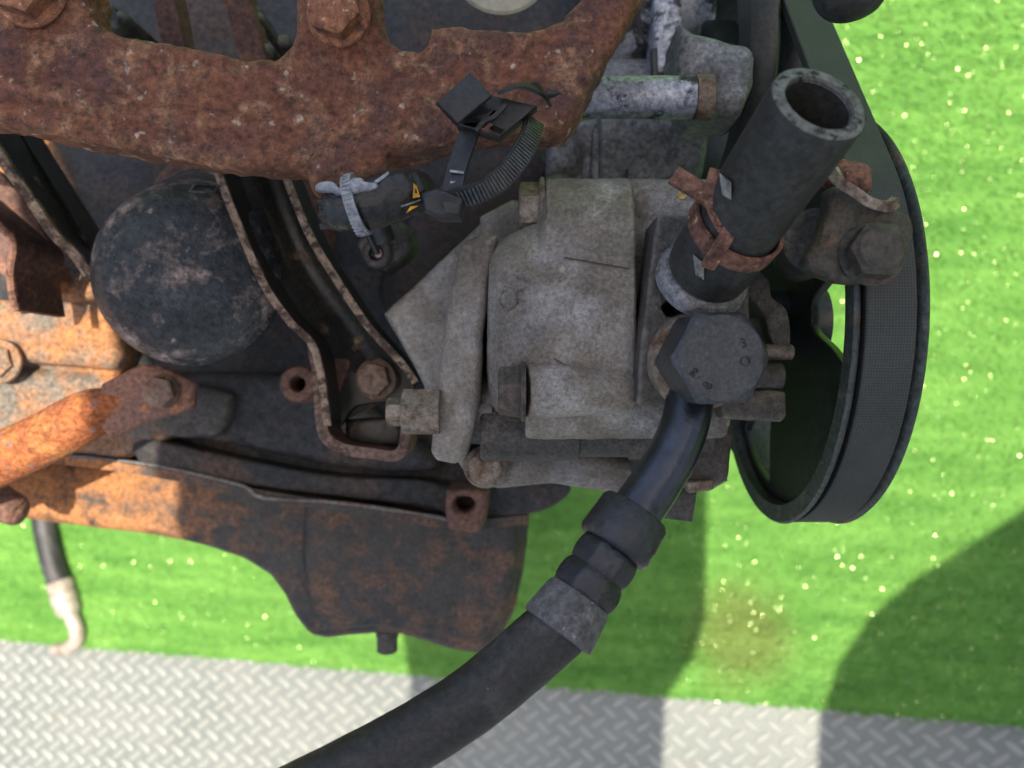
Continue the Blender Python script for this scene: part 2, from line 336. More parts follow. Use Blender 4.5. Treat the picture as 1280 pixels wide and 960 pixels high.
def wmesh(name, vs, fs, mat, kind=None, parent=None, smooth=False):
    me = bpy.data.meshes.new(name); me.from_pydata(vs, [], fs); me.update(); me.materials.append(mat)
    if smooth:
        for p in me.polygons: p.use_smooth = True
    o = bpy.data.objects.new(name, me); col.objects.link(o)
    if kind: o['kind'] = kind
    if parent: o.parent = parent
    return o
def m_plate():
    t = NT('tread_plate'); v = t.co.outputs['Object']
    a = t.noise(9, 6, .6, .5); b = t.noise(120, 5, .65)
    c = t.mix(t.ramp(a, [(.35, (0, 0, 0, 1)), (.7, (1, 1, 1, 1))]), lin(.235, .245, .22), lin(.18, .20, .18))
    c = t.mix(t.math('MULTIPLY', t.step(t.noise(22, 5, .6), .66, .05), .5), c, lin(.25, .18, .12))
    c = t.mix(t.math('MULTIPLY', t.step(b, .62, .1), .35), c, lin(.16, .17, .15))
    t.bump(b, .25, .0006)
    return t.out(c, .48, .25, .5)
M['plate'] = m_plate()
plate = wmesh('tread_plate_floor', [FL(-2.5, -2.5, 0), FL(3.5, -2.5, 0), FL(3.5, 3, 0), FL(-2.5, 3, 0)], [(0, 1, 2, 3)], M['plate'], 'structure')
vs, fs = [], []
pit = .0225
def lozenge(u, v, ang):
    L, w, h = .0098, .0033, .0013; ca, sa = math.cos(ang), math.sin(ang); o = len(vs)
    for k in range(10):
        th = 2*math.pi*k/10; x, y = L*math.cos(th), w*math.sin(th); vs.append(FL(u+x*ca-y*sa, v+x*sa+y*ca, .0002))
    for k in range(10):
        th = 2*math.pi*k/10; x, y = .72*L*math.cos(th), .5*w*math.sin(th); vs.append(FL(u+x*ca-y*sa, v+x*sa+y*ca, h))
    for k in range(10):
        j = (k+1) % 10; fs.append((o+k, o+j, o+10+j, o+10+k))
    fs.append(tuple(o+10+k for k in range(10)))
for i in range(-45, 90):
    for j in range(-30, 2):
        for q in (0, 1):
            u, v = (i+.5*q)*pit, (j+.5*q)*pit
            lozenge(u, v, R(38) if q else R(-38))
t = NT('tread_worn'); b_ = t.noise(60, 5, .65)
M['tread'] = t.out(t.mix(b_, lin(.26, .265, .235), lin(.40, .40, .355)), .4, .2, .5)
wmesh('raised_tread', vs, fs, M['tread'], 'stuff', plate)

def m_turf(name, c1, c2, rough, spec):
    t = NT(name)
    mp = t.n('ShaderNodeMapping'); t.l(t.co.outputs['Object'], mp.inputs[0]); mp.inputs['Rotation'].default_value = (0, 0, -math.atan2(ex.y, ex.x)); mp.inputs['Scale'].default_value = (8, 55, 20)
    a = t.noise(1, 4, .55, 0, mp.outputs[0]); b = t.noise(90, 4, .6)
    c = t.mix(t.ramp(a, [(.3, (0, 0, 0, 1)), (.72, (1, 1, 1, 1))]), c1, c2)
    c = t.mix(t.math('MULTIPLY', t.step(b, .6, .2), .2), c, c2)
    return t, c
t, c = m_turf('turf', lin(.073, .20, .033), lin(.147, .318, .060), .5, .4)
# one worn brownish patch of the mat
wp = on_floor(925, 790)
geo = t.n('ShaderNodeVectorMath', operation='DISTANCE'); t.l(t.co.outputs['Object'], geo.inputs[0]); geo.inputs[1].default_value = wp
pm = t.ramp(t.math('ADD', geo.outputs['Value'], t.math('MULTIPLY', t.noise(25, 4), .04)), [(.045, (1, 1, 1, 1)), (.085, (0, 0, 0, 1))])
c = t.mix(t.math('MULTIPLY', pm, .6), c, lin(.13, .13, .035))
M['turf'] = t.out(c, .75, 0, .12)
tz = .006
wmesh('turf_mat', [FL(-2.5, 0, .001), FL(3.5, 0, .001), FL(3.5, 3, .001), FL(-2.5, 3, .001), FL(-2.5, 0, tz), FL(3.5, 0, tz), FL(3.5, 3, tz), FL(-2.5, 3, tz)],
      [(4, 5, 6, 7), (0, 1, 5, 4), (1, 2, 6, 5), (2, 3, 7, 6), (3, 0, 4, 7)], M['turf'], 'structure')
vs, fs = [], []
for k in range(170000):
    u, v = rnd.uniform(-.6, 1.8), rnd.uniform(-.002, 1.05)
    b = Vector(FL(u, v, tz)); a = rnd.gauss(0, .6); dr = ex*math.cos(a)+ey*math.sin(a)*.7
    h = rnd.uniform(.0006, .0026); w = rnd.uniform(.0006, .0011); l = rnd.uniform(.003, .010)*rnd.choice((-1, 1)); sd_ = ey*w
    o = len(vs); m = b+dr*l*.5+Vector((0, 0, h)); e = b+dr*l+Vector((0, 0, h*rnd.uniform(.5, 1.1)))
    vs += [b-sd_, b+sd_, m+sd_, m-sd_, e]; fs += [(o, o+1, o+2, o+3), (o+3, o+2, o+4)]
wmesh('turf_blades', vs, fs, M['turf'], 'stuff')
t = NT('flake_glint'); M['glint'] = t.out(lin(.5, .55, .28), .27, .9, .5)  # metallic flakes added above the mat to make the turf glint
vs, fs = [], []
for k in range(76000):
    u, v = rnd.uniform(-.3, 1.7), rnd.uniform(.0, 1.05)
    b = Vector(FL(u, v, tz+.0045)); nn = (SUN + (RW.translation-b).normalized() + Vector((rnd.gauss(0, .22), rnd.gauss(0, .22), 0))).normalized()
    nn = (Vector((rnd.gauss(0, .28), rnd.gauss(0, .28), 1))).normalized()
    x = nn.orthogonal().normalized(); y = nn.cross(x); q = rnd.choice((.0002, .00022, .00025, .0003, .0004))
    o = len(vs); vs += [b-x*q-y*q, b+x*q-y*q, b+x*q+y*q, b-x*q+y*q]; fs.append((o, o+1, o+2, o+3))
wmesh('glint_flakes', vs, fs, M['glint'], 'stuff')

# unseen sheets added above the lens, cut so their outline throws the shade
def shade_blocker(name, pix, hz=1.25):
    vs = []
    for q in pix:
        p = on_floor(*q) if len(q) == 2 else W(P(*q)); k = (hz-p.z)/SUN.z; vs.append(p+SUN*k)
    n = len(vs); vs = vs+[v+Vector((0, 0, .01)) for v in vs]
    fs = [tuple(range(n)), tuple(range(2*n-1, n-1, -1))]+[(i, (i+1) % n, n+(i+1) % n, n+i) for i in range(n)]
    t = M.get('blocker_mat')
    if not t:
        q = NT('shade_blocker_mat'); t = M['blocker_mat'] = q.out(q.mix(q.noise(40), lin(.025, .027, .032), lin(.035, .037, .042)), .9)
    return wmesh(name, vs, fs, t, 'structure')
shade_blocker('shade_blocker', [(505, 2600), (512, 960), (516, 850), (226, 690, .37), (218, 650, .37), (198, 590, .35), (130, 508, .30), (150, 430, .345), (124, 385, .335), (118, 345, .33), (114, 300, .355), (100, 225, .355), (75, 165, .355), (-10, 60, .355), (-200, -150, .355), (885, -350), (882, 640), (880, 770), (868, 815), (832, 868), (828, 960), (828, 2600)])
shade_blocker('shade_blocker', [(1026, 2600), (1024, 960), (1028, 885), (1048, 825), (1085, 770), (1140, 722), (1205, 682), (1285, 630), (1330, 560), (1360, 300), (1380, -700), (3200, -700), (3200, 2600)])  # added piece, stretched right to block sky and steer light from the left

# ------------------------------------------------------------------ engine block
blk = thing('engine_block', P(300, 400, .42), 'dark blue-black painted engine block behind the filter and pump', 'engine block')
b = MB().prism([(-420, -300), (830, -300), (770, 60), (700, 160), (690, 560), (700, 610), (640, 632), (300, 600), (100, 575), (-420, 520)], .365, .42, .006)
b.build('casting', 'block_paint', blk, vox=.0035, sm=2, disp=[(.03, .003)])
# the bevelled rail where the sump bolts on
b = MB().prism([(165, 545), (235, 560), (305, 575), (420, 596), (520, 600), (565, 610), (640, 606), (712, 606), (700, 628), (672, 641), (620, 650), (560, 648), (540, 636), (420, 621), (330, 610), (240, 596), (180, 585)], .350, .03, .0016, smooth=4)
b.build('sump_rail', 'block_paint', blk, vox=.0011, sm=1, disp=[(.012, .0008)])
b = MB().prism([(180, 470), (380, 468), (420, 480), (530, 560), (540, 590), (420, 585), (300, 560), (230, 545), (180, 540)], .352, .03, .006, smooth=4)
b.build('casting_swell', 'block_paint', blk, vox=.0014, sm=3, disp=[(.01, .0016)])
b = MB().prism([(195, 480), (275, 488), (288, 505), (275, 540), (250, 548), (200, 540)], .343, .02, .004, smooth=4)
b.build('casting_pad', 'dark_cast', blk, vox=.0012, disp=[(.01, .0008)])
# open boss left of the channel foot
c0 = P(372, 480, .325)
MB().lathe(c0, Z_, [(-.04, .0085), (-.002, .0078), (0, .0068), (0, .0036), (-.001, .003), (-.02, .003)], 32).build('boss', 'rust_dark', blk)
# bolt boss under the sump rail
b = MB().prism([(557, 612), (612, 612), (608, 648), (600, 668), (560, 664), (556, 640)], .335, .03, .003, holes=[disc(581, 630, 13, 11)], smooth=0)
b.build('bolt_boss', 'rust_dark', blk, vox=.0009, disp=[(.008, .0006)])
# swollen, rust stained left end of the block
b = MB()
b.prism([(-420, 350), (45, 376), (70, 368), (138, 376), (150, 440), (140, 462), (60, 456), (-420, 420)], .345, .03, .004, smooth=0)
b.prism([(-420, 430), (60, 462), (140, 468), (185, 490), (215, 545), (150, 575), (60, 566), (-420, 515)], .35, .03, .005)
b.build('side_cover', 'block_rusty', blk, vox=.0013, sm=2, disp=[(.01, .001)])
b = MB().hex(P(2, 452, .343), Z_, .0070, .003, .0095, .002)
b.build('bolt', 'block_rusty', blk)
b = MB().prism([(40, 340), (50, 318), (75, 300), (100, 302), (112, 330), (118, 372), (60, 374), (42, 372)], .335, .03, .003, smooth=4)
b.build('lug', 'block_rusty', blk, vox=.0012, disp=[(.008, .0008)])
MB().hex(P(72, 349, .334), (.05, -.05, 1), .0062, .008, 0, 0).build('bolt', 'rust_bolt', blk)
b = MB().prism([(-60, 120), (20, 140), (60, 175), (78, 205), (92, 245), (101, 280), (92, 296), (76, 286), (70, 250), (52, 235), (20, 220), (-60, 210)], .36, .03, .006, smooth=4)
b.build('water_jacket', 'block_rusty', blk, vox=.0016, disp=[(.012, .002)])
b = MB().lathe(P(300, 300, .36), P(225, 380, .30)-P(300, 300, .36), [(-.03, .041), (0, .042), (.004, .041), (.006, .036), (.006, .028)], 48)
b.build('filter_seat', 'rust_dark', blk, vox=.0014, disp=[(.01, .001)])
b = MB().prism([(520, 250), (585, 190), (665, 180), (690, 230), (620, 262), (560, 325), (505, 385), (470, 372), (480, 330)], .335, .03, .008, smooth=4)
b.build('casting_swell', 'rust_dark_oily', blk, vox=.0016, sm=2, disp=[(.012, .0035), (.005, .0012)])
# things seen through the manifold slot
b = MB()
b.strap([P(200, -60, .30), P(228, 80, .31)], .004, .006, X_)
b.build('casting_rib', 'rust_dark', blk, ang=30)
b = MB()
b.strap([P(285, -60, .28), P(325, 90, .29)], .0045, .005, X_)
b.build('casting_rib', 'rust_dark', blk, ang=30)
b = MB()
for (x, y, r) in ((128, 10, 12), (140, 30, 9), (150, 18, 8), (318, 8, 6), (322, 20, 7), (352, 48, 9), (300, 45, 10), (330, 60, 10)):
    b.lathe(P(x, y, .285), Z_, [(-.06, px(r, .285)), (-.002, px(r, .285)), (0, px(r*.6, .285))], 9)
b.build('casting_lump', 'dark_cast', blk, vox=.001, disp=[(.004, .001)])

# ------------------------------------------------------------------ oil pan
pan = thing('oil_pan', P(480, 700, .40), 'black sheet steel oil pan with orange surface rust below the engine', 'oil pan')
out = [(-420, 540), (665, 610), (664, 640), (657, 700), (646, 762), (628, 800), (604, 822), (560, 817), (520, 804), (500, 797), (470, 795), (432, 800), (402, 804), (382, 797), (364, 772), (352, 747), (332, 722), (302, 702), (252, 685), (190, 672), (100, 661), (0, 649), (-120, 640), (-420, 620)]
b = MB().prism(out, .375, .16, .007, res=4, smooth=0)
b.build('sump', 'pan_paint', pan, vox=.0022, sm=3, disp=[(.02, .002)])
b = MB().prism([(378, 620), (640, 630), (650, 680), (644, 740), (622, 795), (590, 806), (500, 785), (405, 790), (384, 765), (374, 700)], .3705, .03, .005, res=3)
b.build('sump_bulge', 'pan_paint', pan, vox=.0016, sm=4, disp=[(.015, .001)])
path = crom([(60, 568, .352), (130, 574, .352), (200, 583, .35), (300, 606, .348), (330, 622, .346), (420, 628, .345), (540, 645, .345), (565, 652, .345)], 5)
b = MB(); b.tube([(P(x, y, d), .0009+.0004*noise.noise(P(x, y, d)*90)) for x, y, d in path], 10)
b.build('gasket_edge', 'bolt_grey', pan)
path = crom([(-100, 572, .352), (60, 574, .352), (200, 592, .35), (300, 614, .348), (420, 634, .346), (560, 655, .346), (660, 650, .35)], 5)
MB().ribbon(path, .02, .004).build('flange', 'pan_paint', pan)
MB().hex(P(484, 788, .388), -Y_, .0050, .0075, .0056, .003).build('drain_plug', 'dark_cast', pan)

# ------------------------------------------------------------------ oil filter
f0, f1 = P(275, 300, .345), P(229, 357, .272)
ax = (f1-f0).normalized(); L = (f1-f0).length
fil = thing('oil_filter', f0, 'dark oil filter canister with scabby rust patches on its domed end', 'oil filter')
r = .0318
b = MB().lathe(f0, ax, [(-.02, r), (L-.014, r), (L-.008, r*.985), (L-.004, r*.95), (L-.0012, r*.88), (L+.0012, r*.78), (L+.0028, r*.6), (L+.0036, r*.3), (L+.0038, .0003)], 96)
b.build('canister', 'filter_paint', fil, ang=60)
mk = [P(237, 239, .285), P(243, 231, .285), P(272, 232, .285), P(268, 241, .285)]
# printed parallelogram on the canister side
def on_cyl(p, rr):
    # slide the point along the ray until it meets the canister
    dv = p.normalized(); lo = None
    for k in range(2000):
        q = dv*(.2+k*.0001); w = q-f0; h = w.dot(ax); rad = (w-ax*h).length
        if rad <= rr: return q
    return p
cr = [on_cyl(p, r+.0003) for p in mk]
b = MB()
for i in range(4):
    b.strap([cr[i], cr[(i+1) % 4]], .0003, .0002, ax)
b.build('printed_mark', 'white_mark', fil)

# ------------------------------------------------------------------ rusty manifold plate
man = thing('manifold_plate', P(400, 100, .23), 'thick rusty brown manifold plate with slots across the top', 'manifold plate')
outl = [(-360, -260), (910, -260), (800, 0), (762, 70), (722, 146), (706, 164), (690, 168), (640, 164), (575, 174), (540, 184), (488, 193), (480, 211), (440, 219), (402, 224), (388, 226), (384, 211), (330, 211), (268, 204), (190, 191), (100, 173), (0, 152), (-160, 125), (-360, 90)]
h1 = [(107, -120), (107, 5), (118, 28), (150, 42), (250, 60), (310, 70), (342, 68), (360, 55), (366, 35), (366, -120)]
h2 = [(468, -120), (472, 10), (482, 42), (500, 55), (525, 62), (536, 56), (538, 31), (560, 29), (615, 36), (660, 37), (700, 24), (722, 0), (775, -120)]
b = MB().prism(outl, .215, .016, .0032, holes=[h1, h2], res=3)
# the lower lip bends back, the slot bars are flat
def lip(v):
    y = 480-v.y/(-v.z)*F; x = 640+v.x/(-v.z)*F
    yb = 150+.22*max(x, 0) if x < 270 else 210-.0*x
    k = max(0, min(1, (y-(yb-48))/48)) if x < 480 else 0
    return v+Vector((0, 0, -.008*k))
b.build('plate', 'rust_plate', man, vox=.0009, sm=2, disp=[(.018, .0026), (.0035, .0014)])
b = MB().tube([(P(x, y, d), q) for x, y, d, q in crom([(-340, 70, .2195, .006), (-120, 98, .2195, .006), (0, 112, .2195, .006), (150, 140, .2195, .006), (250, 160, .2195, .0062), (340, 168, .2205, .006), (430, 172, .224, .004)], 4)], 14)
b.build('rolled_rib', 'rust_plate', man, vox=.0009, sm=3, disp=[(.01, .0014), (.004, .0008)])
MB().hex(P(424, 20, .2145), (-.05, -.08, 1), .0072, .006, .0086, .0016, dish=-.0004).build('bolt', 'rust_bolt', man)
MB().hex(P(40, -10, .2145), (0, 0, 1), .0085, .006, .010, .0016).build('bolt', 'rust_bolt', man)
b = MB().prism([(384, 205), (440, 205), (470, 208), (440, 220), (402, 228), (390, 238), (385, 232)], .222, .02, .003, smooth=3)
b.build('torn_tab', 'rust_plate', man, vox=.0008, disp=[(.004, .0008)])

# cream plastic part behind the plate
b = MB().lathe(P(627, -48, .27), Z_, [(-.003, .0165), (-.002, .0170), (-.0006, .0164), (0, .015), (0, 0)], 64)
tag(b.build('plastic_cap', 'cream_plastic'), 'cream round plastic cap showing at the top through the rusty plate', 'plastic cap')

# ------------------------------------------------------------------ black channel bracket in the middle
ch = thing('channel_bracket', P(430, 480, .31), 'black U channel bracket with chipped paint and rusty edges beside the oil filter', 'bracket')
e1 = crom([(248, 140, .262), (268, 205, .262), (300, 288, .262), (330, 356, .264), (362, 402, .268), (388, 428, .272), (399, 460, .276), (405, 500, .278), (409, 532, .280)], 6)
e2 = crom([(328, 140, .262), (352, 208, .262), (385, 290, .262), (422, 352, .265), (460, 408, .270), (500, 452, .276), (519, 478, .280)], 6)
def webmesh(mb, a, bb, back, th):
    n = 30; rs = []
    for k in range(n+1):
        i = k/n*(len(a)-1); j = k/n*(len(bb)-1)
        pa, pb = P(*a[int(i)]), P(*bb[int(j)])
        pa = pa+Vector((0, 0, -back)); pb = pb+Vector((0, 0, -back))
        row = []
        for q in range(9):
            w = q/8; p = pa.lerp(pb, w)
            p.z += .003*(math.exp(-((w-.62)/.18)**2))         # pressed bead along the web
            row.append(p)
        rs.append(row+[p+Vector((0, 0, -th)) for p in reversed(row)])
    return mb.rings(rs)
webmesh(MB(), e1, e2, .022, .0025).build('web', 'black_paint', ch, ang=50)
f1_ = MB().ribbon(e1, .024, .0026).build('flange', 'black_paint', ch, ang=50)
f2_ = MB().ribbon(e2, .024, .0026).build('flange', 'black_paint', ch, ang=50)
# bare rusty edges of the pressed sheet
for e, par in ((e1, f1_), (e2, f2_)):
    MB().ribbon([(x, y, d-.0005-.0004*abs(noise.noise(P(x, y, d)*220))) for x, y, d in e], .0020, .0025).build('edge', 'flange_edge', par, ang=30)
foot = crom([(390, 426, .283), (397, 470, .283), (400, 515, .283), (406, 545, .283), (428, 561, .283), (465, 567, .283), (492, 570, .283), (504, 560, .284), (507, 538, .285)], 6)
MB().ribbon(foot, .022, .0034).build('foot_flange', 'rust_dark', ch, ang=60)
MB().ribbon([(x, y, d-.0006) for x, y, d in foot], .0024, .0038).build('foot_edge', 'foot_rust', ch, ang=30)
b = MB().prism([(395, 400), (440, 410), (518, 478), (500, 500), (446, 508), (428, 530), (412, 535), (402, 500)], .298, .004, .0008, smooth=3)
b.build('foot_plate', 'black_paint', ch)
b = MB().prism([(400, 410), (425, 398), (438, 420), (436, 460), (420, 500), (412, 525), (404, 480)], .2965, .003, .001, smooth=4)
b.build('rust_scale', 'rust_dark', ch)
MB().hex(P(472, 474, .297), (-.1, 0, 1), .0062, .005, .0078, .003).build('bolt', 'brown_bolt', ch)
b = MB().prism([(430, 525), (500, 520), (506, 560), (432, 556)], .30, .01, .002)
b.build('foot_well', 'black_paint', ch)

# ------------------------------------------------------------------ channel bracket at the left edge
lb = thing('channel_bracket', P(20, 300, .32), 'black channel bracket with brown edges crossing the left edge of the picture', 'bracket')
g1 = crom([(-80, 60, .262), (0, 196, .270), (34, 245, .275), (64, 290, .28), (92, 318, .284), (113, 348, .288)], 6)
g2 = crom([(-30, 60, .29), (12, 150, .29), (58, 225, .292), (98, 290, .296), (118, 345, .30)], 6)
webmesh(MB(), g1, g2, .018, .0025).build('web', 'black_paint', lb, ang=50)
fl = MB().ribbon(g1, .022, .0026).build('flange', 'black_paint', lb, ang=50)
MB().ribbon([(x, y, d-.0006) for x, y, d in g1], .0024, .0034).build('edge', 'flange_edge', fl, ang=30)
MB().ribbon(g2, .012, .0024).build('flange', 'black_paint', lb, ang=50)
g3 = crom([(-60, 230, .285), (0, 282, .285), (17, 305, .286), (13, 345, .29), (20, 388, .292)], 6)
f3 = MB().ribbon(g3, .03, .0028).build('flange', 'rust_dark', lb, ang=50)
MB().tube([(P(*q), .0015) for q in g3], 8).build('edge', 'rust_clamp', f3)
b = MB().prism([(-60, 200), (0, 215), (60, 300), (50, 330), (40, 372), (24, 392), (12, 350), (-60, 300)], .308, .004, .001, smooth=3)
b.build('foot_plate', 'rust_dark', lb)

# ------------------------------------------------------------------ orange brace bar
br = thing('brace_bar', P(100, 520, .31), 'orange rusted round brace bar with flattened bolted end', 'brace')
pth = crom([(-420, 765, .30, .0098), (-160, 644, .30, .0098), (-60, 602, .30, .0098), (0, 574, .30, .0098), (60, 546, .30, .0098), (100, 524, .301, .0096), (122, 513, .302, .0088), (140, 505, .302, .0066), (165, 496, .3015, .004)], 5)
MB().tube([(P(x, y, d), q) for x, y, d, q in pth], 32).build('bar', 'rust_orange', br)
b = MB().prism([(124, 480), (172, 455), (200, 457), (244, 478), (240, 511), (180, 530), (136, 550), (120, 530)], .297, .006, .0022)
b.build('flattened_end', 'rust_shaded_end', br, vox=.0007, disp=[(.006, .0006)])
MB().hex(P(203, 489, .2965), (.15, -.05, 1), .0058, .006, .0066, .0012).build('bolt', 'brown_bolt', br)
b = MB().tube([(P(x, y, d), q) for x, y, d, q in crom([(-120, 560, .335, .007), (-25, 612, .335, .007), (5, 630, .337, .007), (22, 640, .338, .0062), (28, 643, .338, .004), (30, 644, .338, .0008)], 5)], 20)
tag(b.build('brown_pipe', 'rust_dark'), 'short brown pipe under the orange brace bar at the left edge', 'pipe')

# ------------------------------------------------------------------ pump bracket (grey casting between block and pump)
pb = thing('pump_bracket', P(560, 520, .27), 'grey cast aluminium bracket with upright rib left of the pump', 'bracket')
b = MB()
b.prism([(478, 392), (520, 352), (585, 292), (618, 262), (668, 250), (690, 300), (690, 560), (590, 575), (545, 545), (528, 480), (512, 450)], .272, .02, .003)
b.prism([(576, 302), (598, 292), (622, 292), (612, 350), (603, 420), (600, 500), (590, 545), (580, 575), (566, 581), (545, 577), (537, 566), (541, 520), (548, 450), (560, 370)], .236, .045, .0035, res=3)
b.prism([(556, 556), (640, 560), (760, 566), (900, 590), (915, 602), (890, 616), (770, 618), (690, 606), (620, 612), (585, 600)], .262, .022, .004)
b.prism([(600, 268), (640, 246), (668, 250), (660, 300), (628, 330), (600, 320)], .262, .03, .004)
b.build('casting', 'bracket_cast', pb, vox=.0007, sm=2, disp=[(.01, .0007)])
c = P(607, 583, .256)
MB().lathe(c, Z_, [(-.02, .0072), (-.001, .0072), (0, .0066), (0, .0056)], 32).build('boss', 'bolt_steel', pb)
MB().hex(c, (-.05, -.05, 1), .0058, .0035, 0, 0).build('bolt', 'bolt_steel', pb)
# clamp stud and nut pointing left
n0 = P(546, 515, .236)
MB().hex(n0+X_*.001, -X_, .0073, .011, 0, 0, up=Z_, rot=R(8)).build('nut', 'bolt_steel', pb)
MB().hex(n0-X_*.010, -X_, .0042, .0046, 0, 0, up=Z_, rot=R(30)).build('stud', 'bolt_steel', pb)
# sleeve behind the rib
MB().lathe(P(600, 512, .252), X_, [(-.005, .0105), (0, .011), (.004, .011), (.005, .009)], 40).build('washer', 'bolt_grey', pb)
MB().lathe(P(590, 512, .252), X_, [(-.004, .0078), (.012, .0078)], 32).build('spacer', 'rust_dark', pb)

# ------------------------------------------------------------------ power steering pump
pu = thing('steering_pump', P(760, 400, .27), 'weathered grey cast pump body with bolted cover, centre of the picture', 'pump')
cy, cz = .0245, -.262
def sect(X, ry, rz, e=3.5, n=56, dy=0, dz=0):
    r = []
    for k in range(n):
        t = 2*math.pi*k/n; c_, s_ = math.cos(t), math.sin(t)
        r.append(Vector((X, cy+dy+ry*math.copysign(abs(s_)**(2/e), s_), cz+dz+rz*math.copysign(abs(c_)**(2/e), c_))))
    return r
b = MB()
b.rings([sect(-.0075, .018, .022, dy=-.008), sect(-.0066, .024, .030, dy=-.008), sect(-.0045, .0265, .0340, dy=-.0078), sect(-.0012, .0285, .0370, dy=-.0072), sect(.004, .0300, .0390, dy=-.0065), sect(.0075, .0310, .0396, dy=-.006), sect(.0100, .0375, .0398), sect(.0335, .0385, .040), sect(.0345, .038, .039)])
b.rings([sect(.033, .0335, .0315), sect(.062, .0335, .0315)])
# bolt lugs along the top and bottom of the body
def lug(x0, x1, y, d, q): b.lathe(P(x0, y, d), P(x1, y, d)-P(x0, y, d), [(0, q*.94), (.0008, q), ((P(x1, y, d)-P(x0, y, d)).length-.001, q), ((P(x1, y, d)-P(x0, y, d)).length, q*.93)], 32)
lug(681, 905, 260, .240, .0084)
lug(657, 905, 505, .2365, .0102)
hit = Hit(b)
b.build('housing', 'grey_cast', pu, vox=.00062, sm=1, disp=[(.012, .0009), (.003, .0003)])
# port block with slot and hole
b = MB().prism([(822, 268), (900, 270), (938, 300), (938, 500), (796, 505), (801, 430), (812, 340)], .2135, .05, .0010,
        holes=[[(826, 384), (832, 377), (870, 380), (902, 377), (906, 384), (880, 393), (834, 396)], disc(914, 383, 8)])
b.build('port_block', 'dark_cast', pu, vox=.00055, sm=1, disp=[(.01, .0006), (.003, .0003)])
# the pressed seam between cover and body
for X, q in ((.0340, .0392),):
    ring = [v for v in sect(X, .0379, .0391)]
for (x, y, d, q) in ((680, 260, .240, .0076), (657, 489, .2205, .0070)):
    o = P(x, y, d)
    MB().hex(o, -X_, q, .0062, q*1.2, .0013, up=Z_, rot=R(14)).build('bolt', 'bolt_steel' if y < 300 else 'pump_bolt', pu)
b = MB()
b.lathe(P(657, 489, .2220), Vector((1, 0, -.18)), [(0, .0070), (.0008, .0075), (.010, .0073), (.030, .0060)], 32)
b.build('bolt_lug', 'grey_cast', pu, vox=.0006, disp=[(.006, .0004)])
for k, ln in enumerate(([(705, 322), (735, 327), (786, 336)], [(692, 448), (720, 462), (770, 472)])):
    pp_ = []
    for (x, y) in crom(ln, 5):
        q = P(x, y, 1); lo = .2
        for j in range(900):
            v = q*(.20+j*.0001)
            if (abs((v.y-cy)/.0385)**3.5+abs((v.z-cz)/.040)**3.5) <= 1: break
        pp_.append(v)
    MB().strap(pp_, .00013, .0004, Y_).build('casting_line', 'black_paint' if k != 1 else 'dark_cast', pu)
# lower sleeve under the body
b = MB().lathe(P(601, 541, .247), X_, [(0, .0078), (.0008, .0086), (.0295, .0086), (.030, .0078), (.030, .0074), (.034, .0074), (.045, .0074), (.0455, .0082), (.07, .0082), (.0705, .007)], 36)
b.build('mounting_sleeve', 'dark_cast', pu)
# tail casting below the port block
b = MB()
b.prism([(795, 520), (900, 520), (918, 545), (912, 600), (880, 616), (800, 600)], .243, .03, .002)
b.build('tail_casting', 'dark_cast', pu, vox=.0008, disp=[(.006, .0005)])
b = MB().prism([(838, 598), (874, 600), (866, 653), (826, 648)], .25, .004, .0008)
b.build('tab', 'dark_cast', pu)
b = MB().prism([(858, 602), (892, 600), (893, 612), (862, 617)], .238, .006, .001)
b.build('bolt_end', 'bolt_steel', pu)
# lever and pins at the right
b = MB().prism([(918, 335), (946, 338), (962, 350), (966, 372), (984, 386), (989, 420), (986, 432), (968, 432), (962, 420), (956, 396), (944, 382), (936, 372)], .222, .006, .001, smooth=3)
b.build('lever', 'dark_cast', pu, ang=50)
MB().lathe(P(955, 440, .222), X_, [(0, .0022), (.0075, .0022), (.008, .0016)], 20).build('pin', 'bolt_grey', pu)
MB().lathe(P(935, 470, .220), X_, [(0, .0035), (.0090, .0035), (.0095, .0028)], 24).build('pin', 'dark_cast', pu)
b = MB().prism([(896, 492), (960, 487), (984, 490), (984, 520), (978, 528), (905, 524)], .218, .009, .0012)
b.build('stop_block', 'dark_cast', pu, vox=.0006, disp=[(.005, .0004)])
# raised casting marks on the cover
def letters(txt, o, xdir, ydir, size, h, name, mat, par):
    xd, yd = Vector(xdir).normalized(), Vector(ydir); nd = xd.cross(yd).normalized(); yd = nd.cross(xd)
    cu = bpy.data.curves.new('tmp', 'FONT'); cu.body = txt; cu.size = size; cu.extrude = h; cu.align_x = 'CENTER'; cu.align_y = 'CENTER'
    ob = bpy.data.objects.new('tmp', cu); me = bpy.data.meshes.new_from_object(ob)
    mb = MB(); mb.add([Vector(o)+xd*v.co.x+yd*v.co.y+nd*v.co.z for v in me.vertices], [tuple(p.vertices) for p in me.polygons])
    bpy.data.objects.remove(ob); bpy.data.curves.remove(cu); bpy.data.meshes.remove(me)
    return mb.build(name, mat, par, smooth=False)
for k, chx in enumerate('3E23'):
    q, nn = hit(650, 348+14*k, .0002); letters(chx, q, (0, -1, 0), nn.cross(Vector((0, -1, 0))), .0034, .0004, 'cast_mark', 'grey_cast', pu)
q, nn = hit(634, 374, -.0003)
MB().lathe(q, nn, [(0, .0034), (.0009, .0032), (.0009, .0026), (0, .0024)], 28, closed=True).build('cast_mark', 'grey_cast', pu)

